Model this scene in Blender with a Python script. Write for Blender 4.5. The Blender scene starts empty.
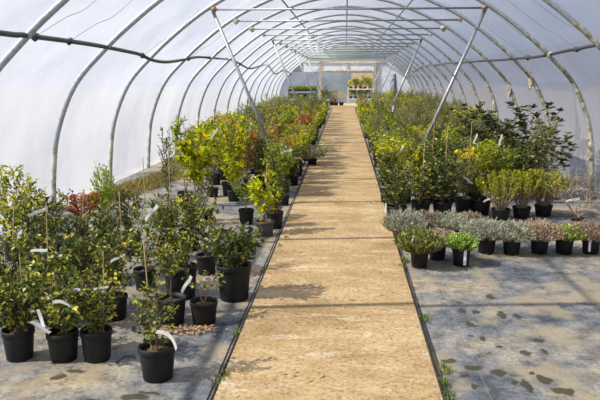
import bpy, math, random
from mathutils import Vector, Matrix

S = bpy.context.scene
COL = S.collection
R = math.radians
F = 675.0                       # focal length in pixels of the 600 px wide frame
PITCH = math.atan(123.0 / F)
YAW = math.atan(45.5 * math.cos(PITCH) / F)
CAMZ = 1.6

# ------------------------------------------------------------ camera, sky, sun
cd = bpy.data.cameras.new('camera')
cam = bpy.data.objects.new('camera', cd)
COL.objects.link(cam)
cam.location = (0, 0, CAMZ)
cam.rotation_euler = (R(90) - PITCH, 0, YAW)
cd.sensor_width = 36
cd.lens = F * 36 / 600
cd.clip_end = 500
S.camera = cam

w = bpy.data.worlds.new('sky')
S.world = w
w.use_nodes = True
nt = w.node_tree
nt.nodes.clear()
out = nt.nodes.new('ShaderNodeOutputWorld')
bg = nt.nodes.new('ShaderNodeBackground')
tc = nt.nodes.new('ShaderNodeTexCoord')
nz = nt.nodes.new('ShaderNodeTexNoise'); nz.inputs['Scale'].default_value = 2.2; nz.inputs['Detail'].default_value = 5
cr = nt.nodes.new('ShaderNodeValToRGB')
cr.color_ramp.elements[0].position = .35; cr.color_ramp.elements[0].color = (.50, .61, .86, 1)
cr.color_ramp.elements[1].position = .65; cr.color_ramp.elements[1].color = (.84, .88, .98, 1)
nt.links.new(tc.outputs['Generated'], nz.inputs['Vector'])
nt.links.new(nz.outputs['Fac'], cr.inputs['Fac'])
nt.links.new(cr.outputs['Color'], bg.inputs['Color'])
bg.inputs['Strength'].default_value = 0.56
nt.links.new(bg.outputs['Background'], out.inputs['Surface'])

sd = bpy.data.lights.new('sun', 'SUN')
sun = bpy.data.objects.new('sun', sd)
COL.objects.link(sun)
sd.energy = 10.0
sd.color = (1.0, .90, .74)
sd.angle = R(.8)
SUNDIR = Vector((.80, .26, -.80)).normalized()
sun.rotation_euler = SUNDIR.to_track_quat('-Z', 'Y').to_euler()
sun.location = (-8, -3, 9)

S.view_settings.view_transform = 'Standard'
S.view_settings.look = 'None'
S.view_settings.exposure = 0.08
S.view_settings.gamma = 1.0
S.view_settings.use_curve_mapping = False

# ------------------------------------------------------------ pixel to ground
def G(px, py, z=0.0):
    d = Vector(((px - 300) / F, -(py - 200) / F, -1.0))
    d = cam.rotation_euler.to_matrix() @ d
    t = (z - CAMZ) / d.z
    return (d.x * t, d.y * t)

# ------------------------------------------------------------ materials
def nodes(name):
    m = bpy.data.materials.new(name); m.use_nodes = True
    n = m.node_tree; b = n.nodes['Principled BSDF']; b.inputs['Specular IOR Level'].default_value = .35
    return m, n, b

def ramp(n, stops, src, interp='LINEAR'):
    c = n.nodes.new('ShaderNodeValToRGB')
    c.color_ramp.interpolation = interp
    while len(c.color_ramp.elements) < len(stops): c.color_ramp.elements.new(.5)
    for e, (p, col) in zip(c.color_ramp.elements, stops):
        e.position = p; e.color = (*col, 1)
    n.links.new(src, c.inputs['Fac'])
    return c.outputs['Color']

def noise(n, scale, detail=4, vec=None, rough=.55, sc3=None):
    t = n.nodes.new('ShaderNodeTexNoise')
    t.inputs['Scale'].default_value = scale; t.inputs['Detail'].default_value = detail
    t.inputs['Roughness'].default_value = rough
    if vec is None:
        c = n.nodes.new('ShaderNodeTexCoord'); vec = c.outputs['Object']
    if sc3:
        mp = n.nodes.new('ShaderNodeMapping'); mp.inputs['Scale'].default_value = sc3
        n.links.new(vec, mp.inputs['Vector']); vec = mp.outputs['Vector']
    n.links.new(vec, t.inputs['Vector'])
    return t.outputs['Fac']

def mix(n, fac, a, b, mode='MIX'):
    x = n.nodes.new('ShaderNodeMix'); x.data_type = 'RGBA'; x.blend_type = mode
    for s, v in ((0, fac), (6, a), (7, b)):
        if isinstance(v, (int, float)): x.inputs[s].default_value = v
        elif isinstance(v, tuple): x.inputs[s].default_value = (*v, 1)
        else: n.links.new(v, x.inputs[s])
    return x.outputs[2]

def mth(n, op, a, b=0.0):
    x = n.nodes.new('ShaderNodeMath'); x.operation = op
    for s, v in ((0, a), (1, b)):
        if isinstance(v, (int, float)): x.inputs[s].default_value = v
        else: n.links.new(v, x.inputs[s])
    return x.outputs[0]

def bump(n, b, h, dist=.01, strength=.5):
    bp = n.nodes.new('ShaderNodeBump'); bp.inputs['Distance'].default_value = dist
    bp.inputs['Strength'].default_value = strength
    n.links.new(h, bp.inputs['Height']); n.links.new(bp.outputs['Normal'], b.inputs['Normal'])

def simple(name, c1, c2, scale=20, rough=.6, metal=0, bmp=0, sc3=None):
    m, n, b = nodes(name)
    f = noise(n, scale, 4, sc3=sc3)
    n.links.new(ramp(n, [(.3, c1), (.7, c2)], f), b.inputs['Base Color'])
    b.inputs['Roughness'].default_value = rough; b.inputs['Metallic'].default_value = metal
    if bmp: bump(n, b, f, bmp)
    return m

def leafmat(name, stops, trans=.35, rough=.42):
    """leaf colour picked per leaf; a leaf lets some light through"""
    m, n, b = nodes(name)
    g = n.nodes.new('ShaderNodeNewGeometry')
    c = ramp(n, stops, g.outputs['Random Per Island'])
    oi = n.nodes.new('ShaderNodeObjectInfo')
    hs = n.nodes.new('ShaderNodeHueSaturation')
    hs.inputs['Saturation'].default_value = 1.08
    n.links.new(c, hs.inputs['Color'])
    n.links.new(mth(n, 'ADD', mth(n, 'MULTIPLY', oi.outputs['Random'], .35), .98), hs.inputs['Value'])
    n.links.new(hs.outputs['Color'], b.inputs['Base Color'])
    b.inputs['Roughness'].default_value = rough
    t = n.nodes.new('ShaderNodeBsdfTranslucent')
    n.links.new(hs.outputs['Color'], t.inputs['Color'])
    mx = n.nodes.new('ShaderNodeMixShader'); mx.inputs[0].default_value = trans
    n.links.new(b.outputs[0], mx.inputs[1]); n.links.new(t.outputs[0], mx.inputs[2])
    n.links.new(mx.outputs[0], n.nodes['Material Output'].inputs['Surface'])
    return m

M = {}
M['steel'] = simple('galvanised_steel', (.24, .26, .29), (.42, .44, .47), 30, .42, .55)
M['rust'] = simple('rusty_clamp', (.20, .10, .05), (.45, .35, .25), 40, .8)
M['tape'] = simple('aged_tape', (.62, .58, .50), (.24, .20, .12), 16, .8)
M['hose'] = simple('black_hose', (.035, .038, .045), (.08, .082, .09), 30, .45)
M['wire'] = simple('thin_wire', (.25, .25, .27), (.35, .35, .37), 30, .5, .5)
M['pot'] = simple('black_pot_plastic', (.007, .008, .009), (.016, .017, .019), 18, .6)
M['potblue'] = simple('navy_pot_plastic', (.012, .016, .035), (.03, .035, .065), 18, .5)
M['potgrey'] = simple('faded_pot_plastic', (.045, .045, .045), (.10, .095, .085), 12, .7)
M['soil'] = simple('compost', (.035, .022, .013), (.14, .09, .05), 60, .95, 0, .01)
M['soilred'] = simple('bark_mulch', (.16, .07, .03), (.34, .17, .08), 60, .95, 0, .01)
M['bark'] = simple('twig_bark', (.13, .085, .05), (.30, .22, .14), 30, .85)
M['barkpale'] = simple('pale_twig_bark', (.28, .20, .14), (.46, .36, .28), 30, .85)
M['cane'] = simple('bamboo_cane', (.38, .28, .14), (.58, .46, .26), 30, .6)
M['tag'] = simple('white_tag_plastic', (.80, .82, .86), (.92, .92, .94), 8, .4)
M['wood'] = simple('weathered_wood', (.42, .31, .19), (.70, .58, .42), 8, .75, 0, 0, (6, 1, 1))
M['shelfwood'] = simple('pale_shelf_wood', (.62, .56, .46), (.82, .78, .70), 8, .75)
M['black'] = simple('black_edging', (.012, .012, .012), (.05, .045, .04), 25, .8)
M['tray'] = simple('dark_tray', (.02, .02, .022), (.05, .05, .055), 25, .7)
M['rackmetal'] = simple('dark_rack_metal', (.06, .065, .07), (.14, .15, .16), 25, .6)
M['hall'] = simple('blue_grey_sheet', (.12, .165, .23), (.25, .33, .43), .8, .6)
M['whitesheet'] = simple('white_sheet', (.70, .74, .82), (.86, .88, .94), 2.5, .6)
M['outside'] = simple('outside_gravel', (.12, .13, .16), (.17, .18, .21), 3, .9)

def film_mat(name, c1, c2, tint, dirt, tfrac=.5):
    m, n, b = nodes(name)
    f = noise(n, 1.2, 5, sc3=(1, .8, .45), rough=.6)
    c = ramp(n, [(.32, c1), (.68, c2)], f)
    # fine pale scratches and condensation streaks running down
    s = noise(n, 5, 3, sc3=(1.6, 3.5, .35))
    c = mix(n, mth(n, 'MULTIPLY', mth(n, 'GREATER_THAN', s, .66), .16), c, (.95, .96, 1.0))
    n.links.new(c, b.inputs['Base Color'])
    b.inputs['Roughness'].default_value = .35
    tl = n.nodes.new('ShaderNodeBsdfTranslucent'); n.links.new(c, tl.inputs['Color'])
    tr = n.nodes.new('ShaderNodeBsdfTransparent'); tr.inputs['Color'].default_value = (*tint, 1)
    m1 = n.nodes.new('ShaderNodeMixShader'); m1.inputs[0].default_value = .62
    n.links.new(b.outputs[0], m1.inputs[1]); n.links.new(tl.outputs[0], m1.inputs[2])
    m2 = n.nodes.new('ShaderNodeMixShader'); m2.inputs[0].default_value = tfrac
    n.links.new(m1.outputs[0], m2.inputs[1]); n.links.new(tr.outputs[0], m2.inputs[2])
    n.links.new(m2.outputs[0], n.nodes['Material Output'].inputs['Surface'])
    return m
M['film'] = film_mat('polythene_film', (.50, .54, .66), (.68, .72, .84), (.92, .96, 1), 0, .54)
M['filmright'] = film_mat('dusty_polythene_film', (.56, .54, .59), (.76, .74, .80), (.92, .91, .93), 0, .5)
M['gable'] = film_mat('green_tinted_sheet', (.66, .76, .72), (.88, .94, .92), (.9, 1, .95), 0, .35)

# hoop with old tape and algae low on the leg
def hoopmat():
    m, n, b = nodes('hoop_steel')
    f = noise(n, 30, 4)
    c = ramp(n, [(.3, (.30, .33, .37)), (.7, (.50, .53, .57))], f)
    co = n.nodes.new('ShaderNodeTexCoord'); sp = n.nodes.new('ShaderNodeSeparateXYZ')
    n.links.new(co.outputs['Object'], sp.inputs[0])
    low = mth(n, 'LESS_THAN', sp.outputs['Z'], .78)
    rgt = mth(n, 'MULTIPLY', mth(n, 'GREATER_THAN', sp.outputs['X'], 0.6), mth(n, 'LESS_THAN', sp.outputs['Z'], 2.2))
    blot = mth(n, 'GREATER_THAN', noise(n, 9, 3), .44)
    fac = mth(n, 'MAXIMUM', mth(n, 'MULTIPLY', low, .75), mth(n, 'MULTIPLY', mth(n, 'MULTIPLY', rgt, blot), .95))
    d = ramp(n, [(.35, (.72, .70, .60)), (.5, (.50, .47, .36)), (.62, (.24, .24, .13))], noise(n, 14, 4))
    n.links.new(mix(n, fac, c, d), b.inputs['Base Color'])
    b.inputs['Metallic'].default_value = .35; b.inputs['Roughness'].default_value = .45
    return m
M['hoop'] = hoopmat()

# ------------------------------------------------------------ leaves
M['L_varieg'] = leafmat('variegated_leaf', [(0, (.025, .045, .02)), (.38, (.075, .11, .035)), (.62, (.20, .25, .06)), (.82, (.44, .46, .10)), (.95, (.70, .58, .08)), (1, (.75, .72, .40))])
M['L_dark'] = leafmat('dark_leaf', [(0, (.025, .042, .02)), (.5, (.07, .10, .035)), (.82, (.18, .22, .06)), (1, (.46, .44, .10))])
M['L_yellow'] = leafmat('yellow_green_leaf', [(0, (.09, .14, .025)), (.35, (.26, .32, .035)), (.75, (.58, .58, .05)), (1, (.90, .74, .06))], .45)
M['L_lime'] = leafmat('lime_leaf', [(0, (.10, .17, .035)), (.5, (.28, .37, .06)), (1, (.58, .60, .12))], .45)
M['L_pale'] = leafmat('pale_green_leaf', [(0, (.10, .13, .06)), (.5, (.22, .27, .12)), (1, (.46, .46, .24))])
M['L_orange'] = leafmat('orange_leaf', [(0, (.12, .14, .04)), (.35, (.28, .26, .06)), (.65, (.60, .42, .09)), (.85, (.72, .36, .12)), (1, (.76, .24, .12))], .45)
M['L_red'] = leafmat('red_leaf', [(0, (.12, .09, .03)), (.35, (.45, .12, .07)), (.7, (.66, .20, .13)), (1, (.30, .26, .08))])
M['L_box'] = leafmat('olive_yellow_leaf', [(0, (.15, .16, .02)), (.4, (.28, .30, .03)), (.8, (.46, .44, .05)), (1, (.55, .50, .08))], .4)
M['L_rhodo'] = leafmat('rhododendron_leaf', [(0, (.03, .04, .022)), (.6, (.075, .10, .045)), (1, (.26, .28, .12))], .2, .3)
M['L_silver'] = leafmat('silver_heather_shoot', [(0, (.22, .25, .17)), (.5, (.38, .42, .32)), (1, (.56, .58, .48))], .2, .7)
M['L_pink'] = leafmat('faded_heather_shoot', [(0, (.22, .14, .11)), (.5, (.38, .27, .22)), (.85, (.50, .40, .32)), (1, (.30, .34, .14))], .2, .8)
M['L_bright'] = leafmat('bright_heather_shoot', [(0, (.12, .20, .04)), (.5, (.24, .36, .08)), (1, (.44, .50, .15))], .25, .7)
M['L_olive'] = leafmat('olive_shoot', [(0, (.10, .12, .04)), (.5, (.23, .26, .08)), (1, (.42, .42, .15))], .3, .7)
M['L_flower'] = leafmat('yellow_flower', [(0, (.62, .48, .02)), (1, (.88, .76, .06))], .4)
M['L_dry'] = leafmat('dry_grass_blade', [(0, (.22, .18, .07)), (.5, (.40, .30, .15)), (1, (.28, .32, .10))], .3, .8)
M['L_litter'] = leafmat('fallen_leaf', [(0, (.16, .09, .05)), (.5, (.40, .24, .13)), (1, (.55, .38, .24))], .1, .9)
M['L_weed'] = leafmat('weed_blade', [(0, (.10, .15, .04)), (1, (.30, .34, .12))], .3, .7)

# ------------------------------------------------------------ ground materials
def stained(n, c, blobs, dark, dist_noise):
    """dark wet marks with their own outlines at given spots"""
    co = n.nodes.new('ShaderNodeTexCoord')
    warp = n.nodes.new('ShaderNodeVectorMath'); warp.operation = 'MULTIPLY_ADD'
    nn = n.nodes.new('ShaderNodeTexNoise'); nn.inputs['Scale'].default_value = 14; nn.inputs['Detail'].default_value = 4
    n.links.new(co.outputs['Object'], nn.inputs['Vector'])
    n.links.new(nn.outputs['Color'], warp.inputs[0])
    warp.inputs[1].default_value = (dist_noise,) * 3
    n.links.new(co.outputs['Object'], warp.inputs[2])
    acc = None
    for (x, y, rx, ry) in blobs:
        mp = n.nodes.new('ShaderNodeMapping'); mp.vector_type = 'TEXTURE'
        o = dist_noise * .5
        mp.inputs['Location'].default_value = (x + o, y + o, o)
        mp.inputs['Scale'].default_value = (rx, ry, 10)
        n.links.new(warp.outputs[0], mp.inputs['Vector'])
        ln = n.nodes.new('ShaderNodeVectorMath'); ln.operation = 'LENGTH'
        n.links.new(mp.outputs[0], ln.inputs[0])
        acc = ln.outputs['Value'] if acc is None else mth(n, 'MINIMUM', acc, ln.outputs['Value'])
    mr = n.nodes.new('ShaderNodeMapRange')
    mr.inputs['From Min'].default_value = 1.15; mr.inputs['From Max'].default_value = .85
    mr.inputs['To Max'].default_value = .9
    n.links.new(acc, mr.inputs['Value'])
    return mix(n, mr.outputs[0], c, dark)

def blob(px, py, w_, h_):
    x, y = G(px, py); s = (py - 77) / 1.6
    y2 = G(px, py + h_ / 2)[1]
    return (x, y, w_ / 2 / s, max(.008, abs(y - y2)))

def textile():
    m, n, b = nodes('ground_cover_fabric')
    f1 = noise(n, 1.1, 7, rough=.68)
    c = ramp(n, [(.38, (.08, .095, .12)), (.48, (.17, .18, .20)), (.55, (.27, .255, .23)), (.64, (.35, .29, .20))], f1)
    f2 = noise(n, 7, 8, rough=.78)
    c = mix(n, .85, c, ramp(n, [(.38, (.36, .35, .34)), (.50, (.95, .95, .95)), (.60, (1.35, 1.33, 1.3))], f2), 'MULTIPLY')
    f3 = noise(n, 40, 5, rough=.85)
    c = mix(n, .8, c, ramp(n, [(.38, (.5, .5, .5)), (.56, (1.15, 1.15, 1.15))], f3), 'MULTIPLY')
    # woven marker lines of the fabric
    co = n.nodes.new('ShaderNodeTexCoord'); sp = n.nodes.new('ShaderNodeSeparateXYZ')
    n.links.new(co.outputs['Object'], sp.inputs[0])
    ln = mth(n, 'LESS_THAN', mth(n, 'FRACT', mth(n, 'MULTIPLY', sp.outputs['X'], 4.0)), .035)
    c = mix(n, mth(n, 'MULTIPLY', ln, .10), c, (.52, .53, .55))
    # tan silt spread
    silt = ramp(n, [(.50, (0, 0, 0)), (.58, (1, 1, 1))], noise(n, 1.9, 6, rough=.65, sc3=(1, .8, 1)))
    c = mix(n, mth(n, 'MULTIPLY', silt, .7), c, (.33, .275, .19))
    B = [blob(*a) for a in ((472, 336, 9, 3), (462, 311, 9, 7), (476, 312, 8, 4), (459, 303, 8, 2), (470, 324, 8, 6), (502, 315, 9, 8), (517, 316, 8, 5), (483, 339, 6, 4),
         (472, 368, 16, 5), (499, 373, 15, 8), (515, 383, 8, 6), (527, 386, 10, 14), (543, 379, 12, 9), (532, 373, 6, 3), (560, 391, 18, 8), (526, 353, 12, 5), (544, 352, 7, 5), (500, 347, 6, 3), (449, 361, 16, 4), (474, 386, 6, 6), (464, 376, 6, 3), (490, 297, 6, 5), (539, 341, 14, 4), (570, 393, 14, 8),
         (128, 357, 14, 3), (120, 360, 4, 7), (60, 377, 14, 5), (75, 371, 18, 4), (135, 397, 30, 6), (90, 399, 12, 4), (148, 393, 22, 3), (110, 309, 14, 5))]
    c = stained(n, c, B, (.045, .038, .022), .085)
    n.links.new(c, b.inputs['Base Color'])
    b.inputs['Roughness'].default_value = .75
    bump(n, b, mth(n, 'ADD', noise(n, 3, 4), mth(n, 'MULTIPLY', f3, .15)), .03, .5)
    return m
M['textile'] = textile()

def pathmat():
    m, n, b = nodes('sandy_concrete')
    f = noise(n, 1.5, 6, rough=.65, sc3=(.8, 1.3, 1))
    c = ramp(n, [(.34, (.30, .195, .095)), (.5, (.41, .285, .145)), (.64, (.50, .37, .21))], f)
    st = noise(n, 2.2, 9, rough=.85, sc3=(1.0, 2.6, 1))
    c = mix(n, ramp(n, [(.52, (0, 0, 0)), (.66, (.8, .8, .8))], st), c, (.66, .57, .43))
    g = noise(n, 38, 6, rough=.9)
    c = mix(n, .8, c, ramp(n, [(.40, (.34, .31, .26)), (.49, (1, 1, 1)), (.62, (1.25, 1.22, 1.16))], g), 'MULTIPLY')
    sp = noise(n, 26, 2)
    c = mix(n, mth(n, 'MULTIPLY', mth(n, 'GREATER_THAN', sp, .735), .7), c, (.12, .08, .045))
    # joints between the cast bays
    co = n.nodes.new('ShaderNodeTexCoord'); s2 = n.nodes.new('ShaderNodeSeparateXYZ')
    n.links.new(co.outputs['Object'], s2.inputs[0])
    j = mth(n, 'LESS_THAN', mth(n, 'FRACT', mth(n, 'MULTIPLY', mth(n, 'ADD', s2.outputs['Y'], .33), .41)), .008)
    c = mix(n, mth(n, 'MULTIPLY', j, .55), c, (.28, .19, .10))
    n.links.new(c, b.inputs['Base Color'])
    b.inputs['Roughness'].default_value = .85
    bump(n, b, mth(n, 'ADD', g, noise(n, 8, 4, sc3=(1, 4, 1))), .006, .5)
    return m
M['path'] = pathmat()

# ------------------------------------------------------------ mesh helper
class MB:
    def __init__(s): s.v = []; s.f = []
    def quad(s, *p):
        i = len(s.v); s.v += [tuple(q) for q in p]; s.f.append(tuple(range(i, i + len(p))))
    def box(s, x0, x1, y0, y1, z0, z1):
        i = len(s.v)
        s.v += [(x, y, z) for z in (z0, z1) for y in (y0, y1) for x in (x0, x1)]
        for q in ((0, 2, 3, 1), (4, 5, 7, 6), (0, 1, 5, 4), (1, 3, 7, 5), (3, 2, 6, 7), (2, 0, 4, 6)):
            s.f.append(tuple(i + k for k in q))
    def tube(s, pts, rad, n=8, cap=True, sq=None):
        pts = [Vector(p) for p in pts]
        rr = rad if isinstance(rad, (list, tuple)) else [rad] * len(pts)
        u = None; base = len(s.v)
        for k, p in enumerate(pts):
            t = (pts[min(k + 1, len(pts) - 1)] - pts[max(k - 1, 0)])
            if t.length < 1e-9: t = Vector((0, 0, 1))
            t.normalize()
            if u is None:
                u = t.cross(Vector((0, 1, 0)) if abs(t.y) < .9 else Vector((1, 0, 0)))
            u = (u - t * u.dot(t))
            if u.length < 1e-6: u = t.orthogonal()
            u.normalize(); v = t.cross(u)
            for j in range(n):
                a = 2 * math.pi * j / n
                s.v.append(tuple(p + (u * math.cos(a) + v * math.sin(a)) * rr[k]))
        for k in range(len(pts) - 1):
            for j in range(n):
                a = base + k * n + j; b = base + k * n + (j + 1) % n
                s.f.append((a, b, b + n, a + n))
        if cap:
            s.f.append(tuple(base + j for j in range(n))[::-1])
            s.f.append(tuple(base + (len(pts) - 1) * n + j for j in range(n)))
    def lathe(s, prof, n=24):
        base = len(s.v)
        for (r, z) in prof:
            for j in range(n):
                a = 2 * math.pi * j / n
                s.v.append((r * math.cos(a), r * math.sin(a), z))
        for k in range(len(prof) - 1):
            for j in range(n):
                a = base + k * n + j; b = base + k * n + (j + 1) % n
                s.f.append((a, b, b + n, a + n))
        s.f.append(tuple(base + j for j in range(n))[::-1])
        s.f.append(tuple(base + (len(prof) - 1) * n + j for j in range(n)))
    def leaf(s, p, d, nrm, L, W, fold=.25, curl=.15):
        """two-sided pointed oval blade, folded on its midrib"""
        d = d.normalized(); side = d.cross(nrm)
        if side.length < 1e-5: side = d.orthogonal()
        side.normalize(); up = side.cross(d)
        i = len(s.v)
        a = p + d * L * .30; b = p + d * L * .70 - up * L * curl * .4; t = p + d * L - up * L * curl
        s.v += [tuple(p), tuple(a + side * W * .5 + up * W * fold), tuple(b + side * W * .42 + up * W * fold), tuple(t),
                tuple(b - side * W * .42 + up * W * fold), tuple(a - side * W * .5 + up * W * fold)]
        s.f += [(i, i + 1, i + 2, i + 3), (i, i + 3, i + 4, i + 5)]
    def data(s, name, mat, smooth=False):
        me = bpy.data.meshes.new(name); me.from_pydata(s.v, [], s.f)
        me.materials.append(mat)
        if smooth: me.polygons.foreach_set('use_smooth', [True] * len(me.polygons))
        me.update()
        return me

def link(name, me, parent=None, loc=(0, 0, 0), rz=0, sc=1):
    o = bpy.data.objects.new(name, me); COL.objects.link(o)
    o.parent = parent; o.location = loc; o.rotation_euler = (0, 0, rz)
    o.scale = (sc, sc, sc) if isinstance(sc, (int, float)) else sc
    return o
def tag(o, label, cat, group=None):
    o['label'] = label; o['category'] = cat
    if group: o['group'] = group
    return o
def struct(o, label=None):
    o['kind'] = 'structure'
    if label: o['label'] = label
    return o

# ------------------------------------------------------------ the tunnel
CX = .015
END = 36.0
PROF = [(0, 3.17), (.5, 3.125), (1.02, 3.0), (1.68, 2.72), (2.09, 2.48), (2.46, 2.20), (2.78, 1.92), (3.17, 1.50), (3.41, .95), (3.49, .45), (3.52, 0)]
def catmull(P, k=4):
    o = []
    for i in range(len(P) - 1):
        p0 = P[max(i - 1, 0)] if i else (-P[1][0], P[1][1]); p1 = P[i]; p2 = P[i + 1]; p3 = P[min(i + 2, len(P) - 1)]
        for j in range(k):
            t = j / k
            o.append(tuple(.5 * (2 * p1[c] + (p2[c] - p0[c]) * t + (2 * p0[c] - 5 * p1[c] + 4 * p2[c] - p3[c]) * t * t + (3 * p1[c] - p0[c] - 3 * p2[c] + p3[c]) * t ** 3) for c in (0, 1)))
    o.append(P[-1]); return o
HALF = catmull(PROF)
FULL = [(-x, z) for x, z in HALF[::-1]] + HALF[1:]
def width_at(z):
    for (x0, z0), (x1, z1) in zip(HALF, HALF[1:]):
        if z1 <= z <= z0: return x0 + (x1 - x0) * (z0 - z) / max(1e-6, z0 - z1)
    return 3.52
def zat(x):
    x = abs(x)
    for (x0, z0), (x1, z1) in zip(HALF, HALF[1:]):
        if x0 <= x <= x1: return z0 + (z1 - z0) * (x - x0) / max(1e-6, x1 - x0)
    return 0

Y0 = -4.2
# floor
mb = MB(); mb.quad((-3.72, Y0, 0), (3.9, Y0, 0), (3.9, END, 0), (-3.72, END, 0))
struct(link('floor', mb.data('floor', M['textile'])), 'stained grey woven ground-cover fabric on the tunnel floor')
mb = MB(); mb.quad((-70, -60, -.03), (70, -60, -.03), (70, 120, -.03), (-70, 120, -.03))
struct(link('ground_outside', mb.data('ground_outside', M['outside'])))
# path slab
mb = MB()
NP = 60
rng = random.Random(5)
PL, PR = -.637, .503
mb.box(PL, PR, Y0, END - .25, 0.0, .022)
struct(link('path', mb.data('path', M['path'])), 'sandy concrete path down the middle of the tunnel')
for nm, x in (('trim_1', PL), ('trim_2', PR)):
    mb = MB()
    yy = Y0; a = []
    while yy < END - .3:
        a.append((x + (-.010 if x < 0 else .010) + rng.uniform(-.004, .004), yy, .012 + rng.uniform(-.002, .003))); yy += .45
    mb.tube(a, .008, 6)
    # thin second lip of folded fabric
    a2 = [(p[0] + (-.028 if x < 0 else .028), p[1], .003) for p in a]
    mb.tube(a2, .004, 5)
    struct(link(nm, mb.data(nm, M['black'])), 'black edging strip along the side of the path')

def skin(name, pts, off, mat, y0=Y0, y1=END):
    """cover film lying over the hoops, slightly slack between them"""
    mb = MB(); ys = []
    y = y0
    while y < y1 - 1e-3:
        ys.append(y); y += .4
    ys.append(y1)
    n = len(pts)
    for y in ys:
        ph = ((y - (9.8 - 20)) % 2.0) / 2.0
        sag = .015 * math.sin(math.pi * ph)
        for (x, z) in pts:
            l = math.hypot(x, z) or 1
            k = 1 + (off - sag) / l
            mb.v.append((CX + x * k, y, z * k if z > .01 else z))
    for i in range(len(ys) - 1):
        for j in range(n - 1):
            a = i * n + j; mb.f.append((a, a + 1, a + 1 + n, a + n))
    return struct(link(name, mb.data(name, mat, True)))
iL = [i for i, (x, z) in enumerate(FULL) if x < 0 and z <= 1.5][-1]
iR = [i for i, (x, z) in enumerate(FULL) if x > 0 and z <= 2.0][0]
skin('wall_left', FULL[:iL + 1], .035, M['film'])['label'] = 'bright translucent polythene side of the tunnel on the left'
skin('ceiling', FULL[iL:iR + 1], .035, M['film'])['label'] = 'curved translucent polythene roof'
skin('wall_right', FULL[iR:], .035, M['filmright'])['label'] = 'greyer dusty polythene side of the tunnel on the right'

ORD = ['', 'first', 'second', 'third', 'fourth', 'fifth', 'sixth', 'seventh', 'eighth', 'ninth', 'tenth', 'eleventh', 'twelfth', 'thirteenth', 'fourteenth', 'fifteenth', 'sixteenth']
hm = MB(); hm.tube([(x, 0, z) for x, z in FULL], .031, 12); hoop_me = hm.data('hoop', M['hoop'], True)
TZ, TX = 2.54, 1.89
def blobmesh(name, mat, r, seed):
    rg = random.Random(seed); mb = MB()
    pr = [(0.001, -r), (r * .7, -r * .75), (r, 0), (r * .75, r * .7), (.001, r)]
    mb.lathe(pr, 10)
    mb.v = [tuple(c * rg.uniform(.75, 1.3) for c in v) for v in mb.v]
    return mb.data(name, mat)
clamp_me = blobmesh('clamp', M['rust'], .042, 3)
tape_me = blobmesh('tape_wrap', M['tape'], .055, 4)
ti = MB(); ti.tube([(-TX, 0, TZ), (TX, 0, TZ)], .015, 8); tie_me = ti.data('tie_bar', M['steel'], True)
k = 0
hoops_y = [-.2 - 2 * j for j in (1, 0)] + [1.8, 3.8] + [5.8 + 2 * j for j in range(16)]
rng = random.Random(11)
for y in hoops_y:
    if y > END - .1: continue
    h = link('tunnel_hoop', hoop_me, None, (CX, y, 0))
    vis = y > 5
    if vis: k += 1
    braced = round((y - 9.8) / 2) % 4 == 0
    tied = y > 9 and y < 34
    if vis:
        lab = 'galvanised steel tunnel hoop, %s in view from the camera' % ORD[k] + (', with two slanting props' if braced and y > 9 else '')
    else: lab = 'galvanised steel tunnel hoop at or behind the camera'
    tag(h, lab, 'hoop', 'steel hoops of the tunnel')
    if tied:
        link('tie_bar', tie_me, h)
        for s in (-1, 1):
            c = link('clamp', tape_me if rng.random() < .35 else clamp_me, h, (s * TX, 0, TZ), rng.random() * 6, rng.uniform(.7, 1.1))
    if braced:
        for s in (-1, 1):
            b = MB()
            b.tube([(s * 1.93, .03, TZ + .03), (s * (.85), .05, 0.0)], .024, 10)
            link('prop', b.data('prop', M['steel'], True), h)
# ragged tape tails on right legs, like the torn repair tape
for (y, z) in ((11.8, 1.55), (9.8, .6), (13.8, 1.35), (15.8, 1.0)):
    x = CX + width_at(z) - .02
    mb = MB(); rg = random.Random(int(y))
    mb.tube([(0, 0, -.14), (.0, 0, -.05), (-.01, 0, .06), (-.03, 0, .15)], [.030, .040, .034, .036], 9)
    mb.v = [(v[0] + rg.uniform(-.018, .018), v[1] + rg.uniform(-.02, .02), v[2] + rg.uniform(-.02, .02)) for v in mb.v]
    o = link('tape_wrap', mb.data('tape_wrap', M['tape'])); o.location = (x, y, z)
    tag(o, 'dirty torn repair tape wrapped round the right leg of the %s tunnel hoop' % ORD[int((y - 3.8) / 2)], 'tape', 'repair tape on the hoops')

# purlins
for nm, x, lb in (('ridge_purlin', 0, 'steel purlin running along the top ridge'), ('side_purlin', -1.13, 'steel purlin running along the roof left of the ridge'), ('side_purlin', 1.13, 'steel purlin running along the roof right of the ridge')):
    mb = MB(); z = zat(x) - .042
    mb.tube([(CX + x, Y0, z), (CX + x, END, z)], .016, 8)
    tag(link(nm, mb.data(nm, M['steel'], True)), lb, 'purlin')

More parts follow.
